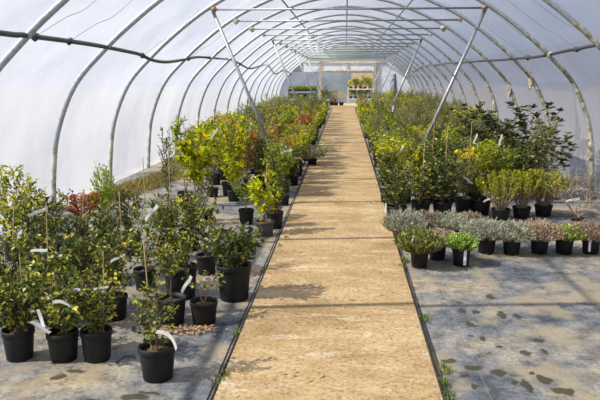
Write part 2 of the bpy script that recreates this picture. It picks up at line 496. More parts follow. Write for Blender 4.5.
# irrigation pipes
def pipe_pts(raw, k=5):
    P = [Vector(p) for p in raw]; o = []
    for i in range(len(P) - 1):
        p0 = P[max(i - 1, 0)]; p1 = P[i]; p2 = P[i + 1]; p3 = P[min(i + 2, len(P) - 1)]
        for j in range(k):
            t = j / k
            o.append(.5 * (2 * p1 + (p2 - p0) * t + (2 * p0 - 5 * p1 + 4 * p2 - p3) * t * t + (3 * p1 - p0 - 3 * p2 + p3) * t ** 3))
    o.append(P[-1]); return o
def pix(px, py, x):
    """point on the lengthwise vertical plane at x that the photo shows at this pixel"""
    d = Vector(((px - 300) / F, -(py - 200) / F, -1.0)); d = cam.rotation_euler.to_matrix() @ d
    t = x / d.x
    return Vector((x, d.y * t, CAMZ + d.z * t))
XL = -2.74
raw = [(XL, -3, 1.98), (XL, 0, 1.95), (XL, 3, 1.96)] + [pix(a, b, XL) for a, b in ((0, 33), (22, 35), (45, 38), (75, 42), (100, 46), (125, 51), (140, 54.5), (152, 60), (166, 62), (182, 60), (198, 57), (215, 58), (230, 59), (240, 64), (250, 68.5), (260, 66), (267, 64.5), (271, 69), (275, 74), (281, 71.5), (286, 71), (291, 74))] + [(XL, 33.5, 1.66)]
mb = MB(); pts = pipe_pts(raw); mb.tube(pts, .024, 10)
hoseL = tag(link('irrigation_pipe', mb.data('irrigation_pipe', M['hose'], True)), 'black sagging irrigation pipe hung along the left side of the tunnel', 'pipe')
XR = 2.80
raw = [(XR, -3, 1.98), (XR, 1, 1.96), (XR, 4.5, 1.98)] + [pix(a, b, XR) for a, b in ((600, 44.5), (580, 48.5), (565, 51), (550, 54.5), (535, 57), (517, 58.5), (500, 60), (480, 61), (462, 62.5), (448, 63), (436, 65), (425, 66), (419, 69), (414, 72))]
mb = MB(); pts2 = pipe_pts(raw); mb.tube(pts2, .021, 10)
hoseR = tag(link('irrigation_pipe', mb.data('irrigation_pipe', M['hose'], True)), 'black irrigation pipe hung along the right side of the tunnel', 'pipe')
def near(P, y): return min(P, key=lambda p: abs(p.y - y))
for P, hs, sgn, ys in ((pts, hoseL, -1, (5.95, 6.75, 9.2, 11.9, 13.8, 17.8)), (pts2, hoseR, 1, (7.8, 8.6, 9.7, 10.8, 13.8))):
    for i, y in enumerate(ys):
        p = near(P, y)
        top = Vector((CX + sgn * 2.0, p.y + .3, 2.54))
        mb = MB(); mid = (p + top) / 2 + Vector((.03, .05, -.03))
        mb.tube(pipe_pts([p, p * .7 + top * .3 + Vector((.02, .03, 0)), mid, top], 4), .0028, 4)
        link('hanging_wire', mb.data('hanging_wire', M['wire']), hs)
        c = blobmesh('pipe_joint', M['tape'] if i % 2 == 0 and sgn > 0 else M['hose'], .036, i)
        link('pipe_joint', c, hs, p, i)

# ------------------------------------------------------------ end wall and room beyond
def gx(px): return (px - 345.5) / 18.85
LX, RX = gx(320.5), gx(374.5)
mb = MB()
def sheet(x0, x1, zb, ztop, mat, name, label=None, y=END):
    m_ = MB(); N = 14; top = []
    for i in range(N + 1):
        x = x0 + (x1 - x0) * i / N
        z = min(ztop, zat(x - CX) if abs(x - CX) < 3.52 else 0.02)
        top.append((x, z))
    for (xa, za), (xb, zb_) in zip(top, top[1:]):
        za = max(za, zb + .002); zb2 = max(zb_, zb + .002)
        m_.quad((xa, y, zb), (xb, y, zb), (xb, y, zb2), (xa, y, za))
        m_.quad((xa, y + .012, zb), (xa, y + .012, za), (xb, y + .012, zb2), (xb, y + .012, zb))
    o = struct(link(name, m_.data(name, mat)))
    if label: o['label'] = label
    return o
ZH = 2.36
sheet(CX - 3.46, LX, 0, 1.86, M['film'], 'wall_back', 'polythene end wall left of the doorway')
sheet(-2.2, LX, 1.86, ZH, M['whitesheet'], 'wall_back_panel', 'white sheet beside the head of the doorway on the left')
sheet(RX, CX + 3.46, 0, ZH, M['whitesheet'], 'wall_back_right', 'white sheet end wall right of the doorway')
sheet(CX - 3.3, CX + 3.3, ZH, 4, M['gable'], 'wall_gable', 'greenish translucent gable above the doorway')
mb = MB(); mb.box(-2.2, 2.1, END - .06, END + .05, ZH - .03, ZH + .05)
struct(link('trim_3', mb.data('trim_3', M['shelfwood'])), 'rail under the gable')
for i, z in enumerate((2.55, 2.72, 2.9)):
    mb = MB(); hw = width_at(z) - .05
    mb.box(CX - hw, CX + hw, END - .03, END, z, z + .025)
    struct(link('trim_%d' % (4 + i), mb.data('trim', M['steel'])))
# door frame
fr = bpy.data.objects.new('door_1', None); COL.objects.link(fr); fr.location = (0, END - .04, 0)
struct(fr, 'wide wooden doorway in the far end wall')
def fpart(nm, *b, mat='wood'):
    m_ = MB(); m_.box(*b); return link(nm, m_.data(nm, M[mat]), fr)
fpart('door_post', LX - .06, LX + .06, -.06, .06, 0, ZH)
fpart('door_post', RX - .08, RX + .04, -.06, .06, 0, ZH)
fpart('transom_rail', LX, RX, -.05, .05, 1.84, 1.92)
fpart('head_rail', LX, RX, -.05, .05, ZH - .09, ZH - .03)
fpart('mullion', gx(346.2), gx(348.2), -.05, .05, 1.92, ZH - .05)
fpart('transom_pane', LX + .06, gx(346.2), -.01, .01, 1.92, ZH - .09, mat='whitesheet')
fpart('transom_pane', gx(348.2), RX - .08, -.01, .01, 1.92, ZH - .09, mat='whitesheet')
for i in range(4):
    xa = LX + .14 + i * .66
    fpart('rolled_fabric', xa, xa + .5, -.11, -.05, 1.9, 1.99, mat='shelfwood')
fpart('door_sill', LX - .05, RX - .1, -.30, .1, 0.022, .11)
# room beyond
mb = MB(); mb.quad((-4, END, .0), (4, END, .0), (4, END + 7, .0), (-4, END + 7, .0))
struct(link('floor_beyond', mb.data('floor_beyond', M['path'])))
mb = MB(); mb.box(-4, 4, END + 6.2, END + 6.3, 0, 3.6)
struct(link('wall_beyond', mb.data('wall_beyond', M['hall'])), 'blue-grey wall seen through the doorway')

# ------------------------------------------------------------ plants
def rv(rg, s=1): return Vector((rg.uniform(-s, s), rg.uniform(-s, s), rg.uniform(-s, s)))
UP = Vector((0, 0, 1))

def shrub(seed, H, Rr, stems, twigs, per, L, W, base=.2, shape='oval', up=.5, z0=0.0, whorl=0, fine=1.0, spread=.6):
    """branching shrub: tapering main stems, side twigs, leaves set along each twig"""
    rg = random.Random(seed); st = MB(); lf = MB()
    for s in range(stems):
        a = 2 * math.pi * (s + rg.random() * .7) / stems
        lean = Rr * spread * (rg.uniform(.35, 1.0) if stems > 1 else .15)
        hh = H * rg.uniform(.78, 1.0) if s else H
        P = []
        for i in range(7):
            t = i / 6
            P.append(Vector((math.cos(a) * lean * t ** 1.2, math.sin(a) * lean * t ** 1.2, z0 + hh * t * (.93))) + rv(rg, .018 * H) * (1 if i else .3))
        P[0].z = z0 - .01
        r0 = (.009 if stems < 3 else .006) * fine
        st.tube(P, [r0 * (1 - .75 * i / 6) for i in range(7)], 5)
        for w_ in range(twigs):
            t = base + (1 - base) * (w_ + rg.random()) / twigs
            f = min(5.999, t * 6); i = int(f); q = P[i].lerp(P[min(i + 1, 6)], f - i)
            if shape == 'oval': pr = math.sin(math.pi * min(1, .18 + .80 * (t - base) / (1 - base))) ** .7
            elif shape == 'cone': pr = 1.05 - .8 * (t - base) / (1 - base)
            elif shape == 'flat': pr = .35 + .8 * (t - base) / (1 - base)
            else: pr = .8
            ln = max(.03, (Rr - lean * t * .5) * pr * rg.uniform(.55, 1.15))
            b = rg.random() * 2 * math.pi if stems == 1 else a + rg.uniform(-2.1, 2.1)
            d = Vector((math.cos(b), math.sin(b), up + rg.uniform(-.25, .35))).normalized()
            T = [q + d * ln * u + UP * (ln * .22 * u * u) + rv(rg, .006) * (u > 0) for u in (0, .35, .7, 1)]
            st.tube(T, [.0028 * fine, .0022 * fine, .0017 * fine, .001 * fine], 4, False)
            n = max(2, int(per * (ln / Rr) + .5)) if not whorl else 2
            for j in range(n):
                u = .22 + .78 * (j + rg.random() * .5) / n
                g = min(2.999, u * 3); gi = int(g); p = T[gi].lerp(T[gi + 1], g - gi)
                ld = (d * .6 + rv(rg, .95) + UP * .15).normalized()
                nm = (UP * 1.0 + rv(rg, .7)).normalized()
                sz = rg.uniform(.65, 1.15)
                lf.leaf(p, ld, nm, L * sz, W * sz, rg.uniform(.05, .3), rg.uniform(0, .3))
            if whorl:
                p = T[3]; ph = rg.random() * 6
                for j in range(whorl):
                    c = ph + j * 2.4
                    ld = (Vector((math.cos(c), math.sin(c), 0)) * 1.0 + d * .5 + UP * rg.uniform(.0, .9)).normalized()
                    sz = rg.uniform(.7, 1.1)
                    lf.leaf(p - d * rg.uniform(0, L * .25), ld, UP + rv(rg, .3), L * sz, W * sz, .15, rg.uniform(.05, .3))
    return st, lf

def clumpbush(seed, H, Rr, nst, L, W, per=26):
    """bare forked stems, each ending in a dense tuft of small upright leaves"""
    rg = random.Random(seed); st = MB(); lf = MB()
    for s in range(nst):
        a = rg.random() * 6.283; rr = Rr * math.sqrt(rg.random())
        top = Vector((math.cos(a) * rr, math.sin(a) * rr, H * (1 - .28 * (rr / Rr) ** 2) * rg.uniform(.82, 1)))
        P = [Vector((top.x * .12, top.y * .12, -.01)), Vector((top.x * .35, top.y * .35, top.z * .3)) + rv(rg, .012), Vector((top.x * .8, top.y * .8, top.z * .65)) + rv(rg, .012), top]
        st.tube(P, [.004, .0035, .0028, .0018], 4, False)
        for j in range(per):
            t = rg.uniform(.22, 1.02) ** .8
            p = P[2].lerp(top, (t - .45) / .55) if t > .45 else P[1].lerp(P[2], .5)
            ld = Vector((rg.uniform(-1, 1), rg.uniform(-1, 1), rg.uniform(.1, 1.2))).normalized()
            lf.leaf(p, ld, UP + rv(rg, .5), L * rg.uniform(.7, 1.15), W, .2, .1)
    return st, lf

def heath(seed, Rr, H, n, L=.022, W=.006, per=12):
    """low mound of fine upright heather shoots with needle leaves"""
    rg = random.Random(seed); st = MB(); lf = MB()
    for s in range(n):
        a = rg.random() * 6.283; q = math.sqrt(rg.random())
        top = Vector((math.cos(a) * q * Rr, math.sin(a) * q * Rr, H * (math.sqrt(max(0, 1 - .75 * q * q))) * rg.uniform(.75, 1.1)))
        b = Vector((top.x * .25, top.y * .25, -.005))
        mid = (b + top) / 2 + Vector((top.x, top.y, 0)) * .12 + rv(rg, .006)
        st.tube([b, mid, top], [.0018, .0014, .0008], 3, False)
        for j in range(per):
            u = rg.uniform(.25, 1.0)
            p = b.lerp(mid, u * 2) if u < .5 else mid.lerp(top, u * 2 - 1)
            ld = ((top - mid).normalized() + rv(rg, .75)).normalized()
            lf.leaf(p, ld, rv(rg) + UP * .3, L * rg.uniform(.7, 1.2), W, .1, 0)
    return st, lf

def twiggy(seed, H, Rr, n):
    rg = random.Random(seed); st = MB(); lf = MB()
    def grow(p, d, L_, r, dep):
        q = p + d * L_; m_ = (p + q) / 2 + rv(rg, L_ * .08)
        st.tube([p, m_, q], [r, r * .85, r * .65], 4, False)
        if dep:
            for _ in range(rg.choice((2, 3))):
                grow(q, (d + rv(rg, .75) + UP * .1).normalized(), L_ * rg.uniform(.6, .85), r * .62, dep - 1)
        elif rg.random() < .3: lf.leaf(q, d, UP, .02, .01)
    for s in range(n):
        a = 6.283 * s / n
        grow(Vector((0, 0, -.01)), Vector((math.cos(a) * .7, math.sin(a) * .7, .9)).normalized(), H * .34, .0045, 4)
    return st, lf

MESH = {}
def species(name, gen, lm, sm='bark', extra=None):
    st, lf = gen
    e = {'st': st.data(name + '_stems', M[sm]), 'lf': lf.data(name + '_leaves', M[lm])}
    if extra:
        mbx = MB(); rg = random.Random(77)
        tops = sorted(lf.v, key=lambda v: -v[2])[:extra[0] * 22]
        for j in range(extra[0]):
            p = Vector(rg.choice(tops))
            for q in range(10):
                mbx.leaf(p + rv(rg, .02), rv(rg) + UP * .6, rv(rg), extra[1], extra[1] * .6, .2, .1)
        e['fl'] = mbx.data(name + '_flowers', M['L_flower'] if len(extra) < 3 else M[extra[2]])
    MESH[name] = e

species('varieg_a', shrub(1, .62, .25, 5, 26, 14, .042, .024, .08, up=.35), 'L_varieg')
species('varieg_b', shrub(2, .74, .26, 4, 34, 15, .042, .023, .05, up=.3), 'L_varieg')
species('varieg_c', shrub(3, .50, .24, 5, 22, 14, .045, .027, .08, up=.35), 'L_varieg')
species('narrow', shrub(41, .62, .17, 3, 22, 11, .038, .022, .06, up=.4), 'L_varieg')
species('standard', shrub(42, .58, .22, 2, 34, 13, .036, .022, .42, up=.35), 'L_varieg')
species('leaning', shrub(43, .30, .16, 2, 9, 8, .038, .022, .4, up=.3, spread=1.2), 'L_varieg')
species('bigpot', shrub(44, .36, .22, 6, 20, 11, .050, .026, .05, up=.3), 'L_dark')
species('dark_a', shrub(4, .78, .26, 4, 32, 13, .045, .022, .08), 'L_dark')
species('dark_b', shrub(5, .60, .24, 5, 24, 13, .042, .024, .05), 'L_dark')
species('open_a', shrub(6, .88, .24, 3, 28, 10, .045, .022, .22, up=.8), 'L_dark')
species('openlime', shrub(7, .80, .24, 3, 26, 11, .055, .027, .28, up=.8), 'L_lime')
species('yellowtree', shrub(8, .98, .27, 2, 40, 14, .085, .040, .40, up=.7), 'L_yellow')
species('yellow_b', shrub(9, .60, .20, 2, 22, 11, .068, .034, .15, up=.6), 'L_yellow')
species('yellow_c', shrub(10, .85, .30, 4, 26, 13, .055, .026, .15, up=.6), 'L_yellow')
species('lime_b', shrub(11, .80, .30, 4, 26, 13, .055, .027, .12, up=.6), 'L_lime')
species('pale_a', shrub(12, .95, .26, 4, 32, 13, .036, .02, .1, up=.8), 'L_pale')
species('orange_a', shrub(13, .80, .28, 4, 24, 13, .05, .02, .15, up=.7), 'L_orange')
species('red_a', shrub(14, .75, .24, 4, 24, 14, .05, .022, .3, up=.7), 'L_red')
species('redlow', shrub(25, .55, .20, 4, 22, 14, .035, .02, .35, up=.6), 'L_red')
species('box_a', clumpbush(15, .36, .24, 66, .030, .012, 28), 'L_box', 'barkpale')
species('box_b', clumpbush(16, .40, .22, 60, .030, .012, 28), 'L_box', 'barkpale')
species('rhodo_a', shrub(17, .95, .36, 4, 13, 3, .078, .032, .35, up=.7, whorl=9, shape='x'), 'L_rhodo', 'barkpale')
species('rhodo_b', shrub(18, .80, .34, 4, 12, 3, .078, .032, .3, up=.7, whorl=9, shape='x'), 'L_rhodo', 'barkpale')
species('flower_a', shrub(19, .82, .27, 5, 24, 14, .034, .015, .1, up=.9), 'L_olive', 'bark', (26, .022))
species('wisp_a', shrub(20, 1.0, .24, 6, 30, 14, .040, .010, .1, up=1.3), 'L_olive')
species('wisp_b', shrub(21, 1.05, .22, 6, 28, 12, .032, .010, .1, up=1.4), 'L_pale')
species('silver_h', heath(22, .20, .15, 330, per=12), 'L_silver', 'barkpale')
species('pink_h', heath(23, .19, .14, 300, per=11), 'L_pink', 'barkpale')
species('bright_h', heath(24, .10, .11, 230, .022, .009, 12), 'L_bright')
species('olive_h', heath(26, .15, .15, 260, .024, .010, 12), 'L_olive')
species('green_h', heath(27, .15, .10, 220, .022, .009, 11), 'L_bright')
species('twig_a', twiggy(28, .42, .25, 10), 'L_olive', 'barkpale')
species('lime_tall', shrub(29, 1.05, .20, 2, 24, 10, .07, .03, .5, up=1.0), 'L_lime')
species('dark_tall', shrub(30, 1.15, .22, 3, 30, 10, .042, .02, .2, up=1.0), 'L_dark')
species('sprawl', shrub(31, .28, .30, 6, 14, 12, .03, .018, .1, up=.1, spread=1.0), 'L_pale')

def potmesh(Rt, Hp, mat, seed=0):
    k = (Rt, Hp, mat)
    if k not in POTS:
        mb = MB(); rb = Rt * .80
        mb.lathe([(rb - .006, 0), (rb, .004), (Rt * .94, Hp * .80), (Rt * .945, Hp * .82), (Rt, Hp * .83), (Rt, Hp - .003), (Rt - .002, Hp), (Rt - .006, Hp), (Rt * .93, Hp * .80), (Rt * .90, Hp * .72)], 28)
        p = mb.data('pot', M[mat], False)
        for f in p.polygons: f.use_smooth = len(f.vertices) == 4
        so = MB(); rg = random.Random(9)
        so.lathe([(Rt * .90, Hp * .70), (Rt * .915, Hp * .80), (Rt * .6, Hp * .83), (Rt * .3, Hp * .84), (.004, Hp * .85)], 20)
        so.v = [(v[0], v[1], v[2] + rg.uniform(-.004, .004)) for v in so.v]
        POTS[k] = (p, so.data('soil', M['soil'], True), so.data('soil', M['soilred'], True))
    return POTS[k]
POTS = {}

def tagmesh(kind):
    mb = MB(); N = 8; w_ = .011; t = .0009
    if kind == 'hang': L = .12; P = [(.0 + .01 * math.sin(i / N * 2.5), 0, -L * i / N) for i in range(N + 1)]; 
    elif kind == 'arc': P = [(.14 * i / N, 0, .03 * math.sin(math.pi * (i / N) * .8) - .06 * (i / N) ** 2) for i in range(N + 1)]
    else: P = [(.13 * i / N, 0, .004 * math.sin(i * .7) + .04 * i / N) for i in range(N + 1)]
    if kind == 'hang':
        for i in range(N):
            (x0, _, z0), (x1, _, z1) = P[i], P[i + 1]
            mb.quad((x0, -w_, z0), (x0, w_, z0), (x1, w_, z1), (x1, -w_, z1)); mb.quad((x0 + t, -w_, z0), (x1 + t, -w_, z1), (x1 + t, w_, z1), (x0 + t, w_, z0))
        mb.v = [(v[1], v[0], v[2]) for v in mb.v]
    else:
        for i in range(N):
            (x0, _, z0), (x1, _, z1) = P[i], P[i + 1]
            mb.quad((x0, 0, z0 - w_), (x1, 0, z1 - w_), (x1, 0, z1 + w_), (x0, 0, z0 + w_)); mb.quad((x0, t, z0 - w_), (x0, t, z0 + w_), (x1, t, z1 + w_), (x1, t, z1 - w_))
    return mb.data('plant_tag', M['tag'])
TAGS = {k: tagmesh(k) for k in ('hang', 'arc', 'flat')}
cm = MB(); cm.tube([(0, 0, 0), (.004, .002, .5), (0, 0, 1)], .0033, 6); CANE = cm.data('cane', M['cane'])

def plant(sp, x, y, pot=(.10, .19), label='', cat='plant', group=None, name='potted_shrub', sc=1.0, rz=0, potmat='pot', red=False, tags=(), cane=None, wide=1.0):
    e = MESH[sp]
    o = bpy.data.objects.new(name, None); COL.objects.link(o); o.location = (x, y, 0)
    o.rotation_euler = (0, 0, 0)
    tag(o, label, cat, group)
    pm, so, sr = potmesh(pot[0], pot[1], potmat)
    link('pot', pm, o, rz=rz); link('soil', sr if red else so, o)
    z = pot[1] * .84; s3 = (sc * wide, sc * wide, sc)
    link('stem', e['st'], o, (0, 0, z), rz, s3)
    link('foliage', e['lf'], o, (0, 0, z), rz, s3)
    if 'fl' in e: link('flowers', e['fl'], o, (0, 0, z), rz, s3)['kind'] = 'stuff'
    for (kind, tx, tz, ang, tilt, ts) in tags:
        t = link('plant_tag', TAGS[kind], o, (tx, -.10 if kind != 'hang' else -pot[0] - .004, tz), 0, ts)
        t.rotation_euler = (0, tilt, ang)
        t['label'] = 'white plant tag'
    if cane: 
        c = link('cane', CANE, o, (cane[0], cane[1], z - .02), 0, (1, 1, cane[2])); c.rotation_euler = (cane[3] if len(cane) > 3 else 0, cane[4] if len(cane) > 4 else .03, 0)
    return o

GL = 'potted shrubs at the front of the left bed'
def PX(sp, px, py, *a, **k):
    """py = pixel row of the pot's front foot"""
    x, y = G(px, py)
    r = k.get('pot', (.10, .19))[0] * .8
    return plant(sp, x, y + r, *a, **k)
A = 'arc'; Fl = 'flat'; Hg = 'hang'
B3 = (.088, .165)
# --- left, nearest row
PX('varieg_c', 14, 363, pot=(.091, .18), label='variegated shrub in black pot, leftmost of the nearest row', group=GL, sc=.80, tags=((Fl, .13, .26, .2, .9, .9),), cane=(.02, .02, .50, .1, .08))
PX('varieg_c', 59, 364, pot=(.091, .17), label='variegated shrub in black pot, between the left-edge pot and its touching neighbour', group=GL, sc=.80, rz=2.1, tags=((A, -.02, .36, .1, -.1, .9), (Hg, -.09, .33, .0, -.2, .9)))
PX('varieg_a', 93, 364, pot=(.091, .18), label='variegated shrub with cane, third black pot in the nearest row', group=GL, sc=.62, wide=1.1, rz=4.0, tags=((A, -.09, .44, .1, .1, .7), (Fl, .04, .45, .1, .1, .6)), cane=(.03, .03, .50, 0, .05))
PX('narrow', 154, 384, pot=(.1, .185), label='airy variegated shrub in the black pot standing nearest of all to the camera', group=GL, sc=.78, rz=.7, tags=((A, .03, .30, .0, .45, .95),), cane=(-.03, .0, .62, 0, -.03))
# --- second row
PX('standard', 169.5, 327, pot=(.096, .18), label='round-headed shrub on a bare stem, left of the pot with a slanting white tag', group=GL, sc=.70, rz=1.0, wide=.85)
PX('leaning', 202, 327, pot=(.092, .155), label='leaning thin shrub in black pot with a slanting white tag', group=GL, sc=.8, rz=3.0, tags=((Fl, -.12, .24, 0, -.75, .95),), cat='shrub')
PX('varieg_c', 52, 328, pot=B3, label='bushy variegated shrub behind the second pot from the left', group=GL, rz=1.4, sc=.95, tags=((Fl, -.09, .52, 0, .2, .8), (Fl, .02, .48, 0, .1, .7)), cane=(-.05, 0, .7, 0, .05))
PX('varieg_a', 112, 322, pot=B3, label='variegated shrub with cane, behind and left of the nearest plant of all', group=GL, rz=3.0, sc=.78, wide=.85, tags=((Fl, .02, .42, .1, -.2, .8),), cane=(.06, 0, .75, 0, .01))
PX('varieg_a', 3, 322, pot=B3, label='bushy variegated shrub at the left edge, behind the nearest row', group=GL, rz=5.0, sc=.85, cane=(.02, 0, .7, 0, .12))
PX('dark_b', 84, 314, pot=B3, label='dark green shrub tucked between two variegated ones in the second row', group=GL, rz=.3, sc=.72)
# --- third row
PX('bigpot', 232, 303, pot=(.128, .265), label='leafy green shrub in the tallest black pot beside the path', group=GL, sc=.95, rz=1.0)
PX('varieg_c', 178, 301, pot=(.125, .24), label='variegated shrub in large black pot left of the tallest pot', group=GL, sc=.66, rz=4.4, wide=.8)
PX('narrow', 143, 292, pot=B3, label='narrow variegated shrub with cane in the third row, left of the large black pot', group=GL, rz=2.0, sc=.95, cane=(.02, 0, .9, 0, .0), tags=((Fl, .05, .56, 0, -.6, 1.1),))
PX('varieg_a', 28, 290, pot=(.10, .2), label='tall variegated shrub with a long white tag, near the left edge in the third row', group=GL, rz=.8, sc=.98, tags=((Fl, .06, .58, .2, -.15, 1.1), (Hg, 0, .52, 0, .3, 1)))
PX('dark_b', 75, 286, pot=(.10, .2), label='dark shrub with cane in the third row, right of the long white tag', group=GL, rz=4.0, sc=.68, cane=(.02, 0, .6, 0, .1))
PX('dark_b', 108, 282, pot=(.10, .2), label='dark green shrub in the third row, in front of the lime green one', group=GL, rz=1.2, sc=.74)
PX('narrow', 205, 276, pot=B3, label='small-leaved shrub just behind and left of the tallest pot', group=GL, rz=2.4, sc=.92)
# --- fourth row
PX('yellow_c', 12, 262, pot=(.10, .2), label='yellowish shrub whose sprays stand against the polythene at the left edge', group=GL, rz=2.4, sc=.86)
PX('varieg_b', 50, 262, pot=(.10, .2), label='variegated shrub in the back row, left of the red-leaved one', group=GL, rz=5.4, sc=.66)
PX('redlow', 83, 258, pot=(.10, .2), label='red-leaved shrub among the green ones at the left', group=GL, rz=.4, sc=.80, wide=1.2)
PX('lime_b', 103, 256, pot=(.10, .2), label='lime green shrub with upright pale spray, right of the red-leaved one', group=GL, rz=1.4, sc=.86, wide=.6)
PX('dark_a', 128, 256, pot=(.10, .2), label='dark shrub in the back row, right of the lime green one', group=GL, rz=3.3, sc=.60)
PX('varieg_a', 165, 262, pot=(.10, .2), label='variegated shrub with cane in the back row, nearest to the empty floor', group=GL, rz=3.3, sc=.72, cane=(.03, 0, .85, 0, .02))
PX('varieg_a', 188, 252, pot=(.10, .2), label='small variegated shrub below the yellow-green tree, front side', group=GL, rz=.2, sc=.66)

GM = 'potted plants in the middle of the left bed'
PX('yellowtree', 195, 226, pot=(.10, .16), label='yellow-green small tree with bare trunk, left of the middle of the left bed', group=GM, rz=0.5, sc=.98, tags=((Fl, .2, .95, .2, -.7, 1), (Fl, .02, .66, .2, .6, .9)), name='potted_tree')
PX('open_a', 205, 222, pot=(.085, .13), label='dark spindly shrub in black pot right of the yellow-green tree trunk', group=GM, rz=2.5, sc=.55)
PX('dark_tall', 168, 228, pot=(.10, .18), label='tall grey-green shrub left of the yellow-green tree', group=GM, rz=2.5, sc=.86, wide=.7, cane=(0, 0, .95))
PX('lime_tall', 184, 207, pot=(.10, .18), label='tall lime shrub with upright shoots behind the yellow-green tree', group=GM, rz=1.5, sc=.95)
PX('open_a', 212, 197.5, pot=(.08, .13), label='dark shrub in small black pot on the pale floor behind the yellow-green tree', group=GM, rz=1.5, sc=.7)
PX('openlime', 245.5, 225, pot=(.088, .165), label='thin green shrub in black pot, left of the brightest yellow one', group=GM, rz=1.0, sc=.50, wide=1.3, tags=((Fl, 0.05, .47, .2, -.8, .8),))
PX('yellow_b', 264, 237.5, pot=(.10, .155), label='bright yellow-leaved shrub in faded grey pot beside the path', group=GM, rz=.2, potmat='potgrey', red=True, sc=.92, wide=.95, cane=(.0, .03, .62))
PX('dark_b', 274, 229.5, pot=(.095, .185), label='dark shrub in black pot right behind the bright yellow one', group=GM, rz=3.2, sc=.52)
PX('orange_a', 246, 192, pot=(.10, .18), label='orange and green shrub with a long white tag, in the middle of the left bed', group=GM, rz=3.0, sc=1.08, tags=((Fl, .06, .80, .1, -1.15, 1.4),))
PX('yellow_c', 228, 196, pot=(.10, .18), label='wide yellow-green shrub right behind the small tree', group=GM, rz=1.0, sc=1.22)
PX('dark_a', 262, 194, pot=(.10, .18), label='dark green shrub behind the brightest yellow one, in front of the orange ones', group=GM, rz=1.0, sc=.85)
PX('orange_a', 283, 192, pot=(.10, .18), label='golden orange shrub near the path with a slanting white tag', group=GM, rz=5.0, sc=.85, tags=((Fl, -.02, .68, .1, .95, 1.3),))
PX('dark_b', 292, 186, pot=(.10, .16), label='dark low shrub by the path edge with a curved white tag', group=GM, rz=5.0, sc=.80, tags=((A, 0.05, .42, .1, .2, 1),))
PX('dark_b', 283, 206, pot=(.08, .13), label='small dark shrub by the path edge behind the bright yellow one', group=GM, rz=2.2, sc=.42)
PX('yellow_b', 233, 202, pot=(.09, .15), label='small yellow shrub half hidden behind the thin green one left of the brightest yellow', group=GM, rz=2.2, sc=.8)
PX('dark_b', 297, 177, pot=(.09, .14), label='dark low shrub at the path edge, just before the red-topped one', group=GM, rz=1.2, sc=.75)
PX('dark_b', 272, 196, pot=(.08, .13), label='dark low shrub in the shade right behind the brightest yellow one', group=GM, rz=4.2, sc=.65)
PX('orange_a', 268, 181, pot=(.10, .18), label='orange-tinted shrub behind the dark green one in the left bed', group=GM, rz=.2, sc=.95)
PX('red_a', 303, 160, pot=(.10, .18), label='red-topped shrub beside the path, halfway down the left bed', group=GM, rz=2.2, sc=1.08, wide=.85)
PX('sprawl', 312, 166, pot=(.09, .12), label='pale green sprawling plant spilling on to the path from the left bed', group=GM, rz=.2, sc=1.1, wide=1.5)

# --- right, front row of heathers
GH = 'potted heathers in the front rows of the right bed'
P2 = (.085, .15)
def H(sp, px, py, lab, **k): k.setdefault('pot', P2); k['sc'] = k['sc'] * 1.16; k['wide'] = k.get('wide', 1.0) * 1.08; return PX(sp, px, py, label=lab, group=GH, name='potted_heather', cat='heather', **k)
H('olive_h', 420, 269, 'rounded olive green heather, nearest to the path in the front row', sc=1.18, rz=1, pot=(.080, .145), tags=((Fl, -.08, .20, 0, -1.2, .7),))
H('pink_h', 438, 261, 'brownish heather in navy pot between the olive and the bright green heathers', sc=.9, rz=2, potmat='potblue', pot=(.082, .15))
H('bright_h', 462, 267, 'small bright green heather with a white tag hanging over its pot', sc=1.15, rz=0, pot=(.080, .15), tags=((Hg, 0.02, .15, 0, 0, 1.1),))
H('silver_h', 404, 247, 'silver-topped brown heather right at the path edge, behind the olive one', sc=1.25, rz=.5, wide=.75)
H('silver_h', 452, 243, 'grey heather behind the bright green one', sc=.92, rz=1.5)
H('silver_h', 487.5, 254.5, 'silver-green heather with a white tag at its left side', sc=1.02, rz=2.2, pot=(.088, .155), tags=((Fl, -.10, .13, 0, -1.35, .95),))
H('silver_h', 513, 255.5, 'silver-green heather, second plain pot left of centre of the right-hand row', sc=.95, rz=3.3, wide=1.05)
H('pink_h', 541, 255, 'pinkish brown heather with green skirt, third pot from the right edge of the row', sc=1.08, rz=.3, tags=((Hg, .04, .27, 0, 0.4, .5),))
H('green_h', 566, 255, 'greenish heather, second pot from the right edge of the photo', sc=1.12, rz=.6, tags=((Fl, .07, .17, 0, .3, .6),))
H('pink_h', 593, 255, 'pinkish brown heather with white tag at the right edge of the photo', sc=1.05, rz=2.6, tags=((Hg, -.04, .155, 0, 0, 1.0),))
H('pink_h', 470, 240, 'dull brown heather in the second row, between two silver ones', sc=.85, rz=4, wide=.9)
H('pink_h', 428, 240, 'dull brown heather in the second row near the path', sc=.9, rz=5)

# --- right, second band
GR = 'potted shrubs at the front of the right bed'
def RP(sp, px, py, lab, **k): k.setdefault('pot', (.115, .19)); k['wide'] = k.get('wide', 1.0) * (1.0 if sp in ('box_a', 'box_b', 'twig_a') else 1.22); return PX(sp, px, py, label=lab, group=GR, **k)
RP('dark_b', 397, 224, 'dark green shrub in black pot right at the path edge of the right bed', sc=.80, rz=1, tags=((Hg, -.13, .24, 0, 0, .9),))
RP('varieg_b', 421, 219, 'green shrub in black pot, second from the path behind the heathers', sc=.72, rz=2, cane=(.0, 0, .8))
RP('dark_b', 443, 219, 'green shrub in black pot, third from the path behind the heathers', sc=.95, rz=3, tags=((Fl, 0, .5, 0, .1, 1),), cane=(.0, 0, .9))
RP('flower_a', 465, 215, 'yellow-tinged shrub in black pot, fourth from the path behind the heathers', sc=.78, rz=4, tags=((Fl, -.05, .46, 0, .9, 1.1),), cane=(.02, 0, .95))
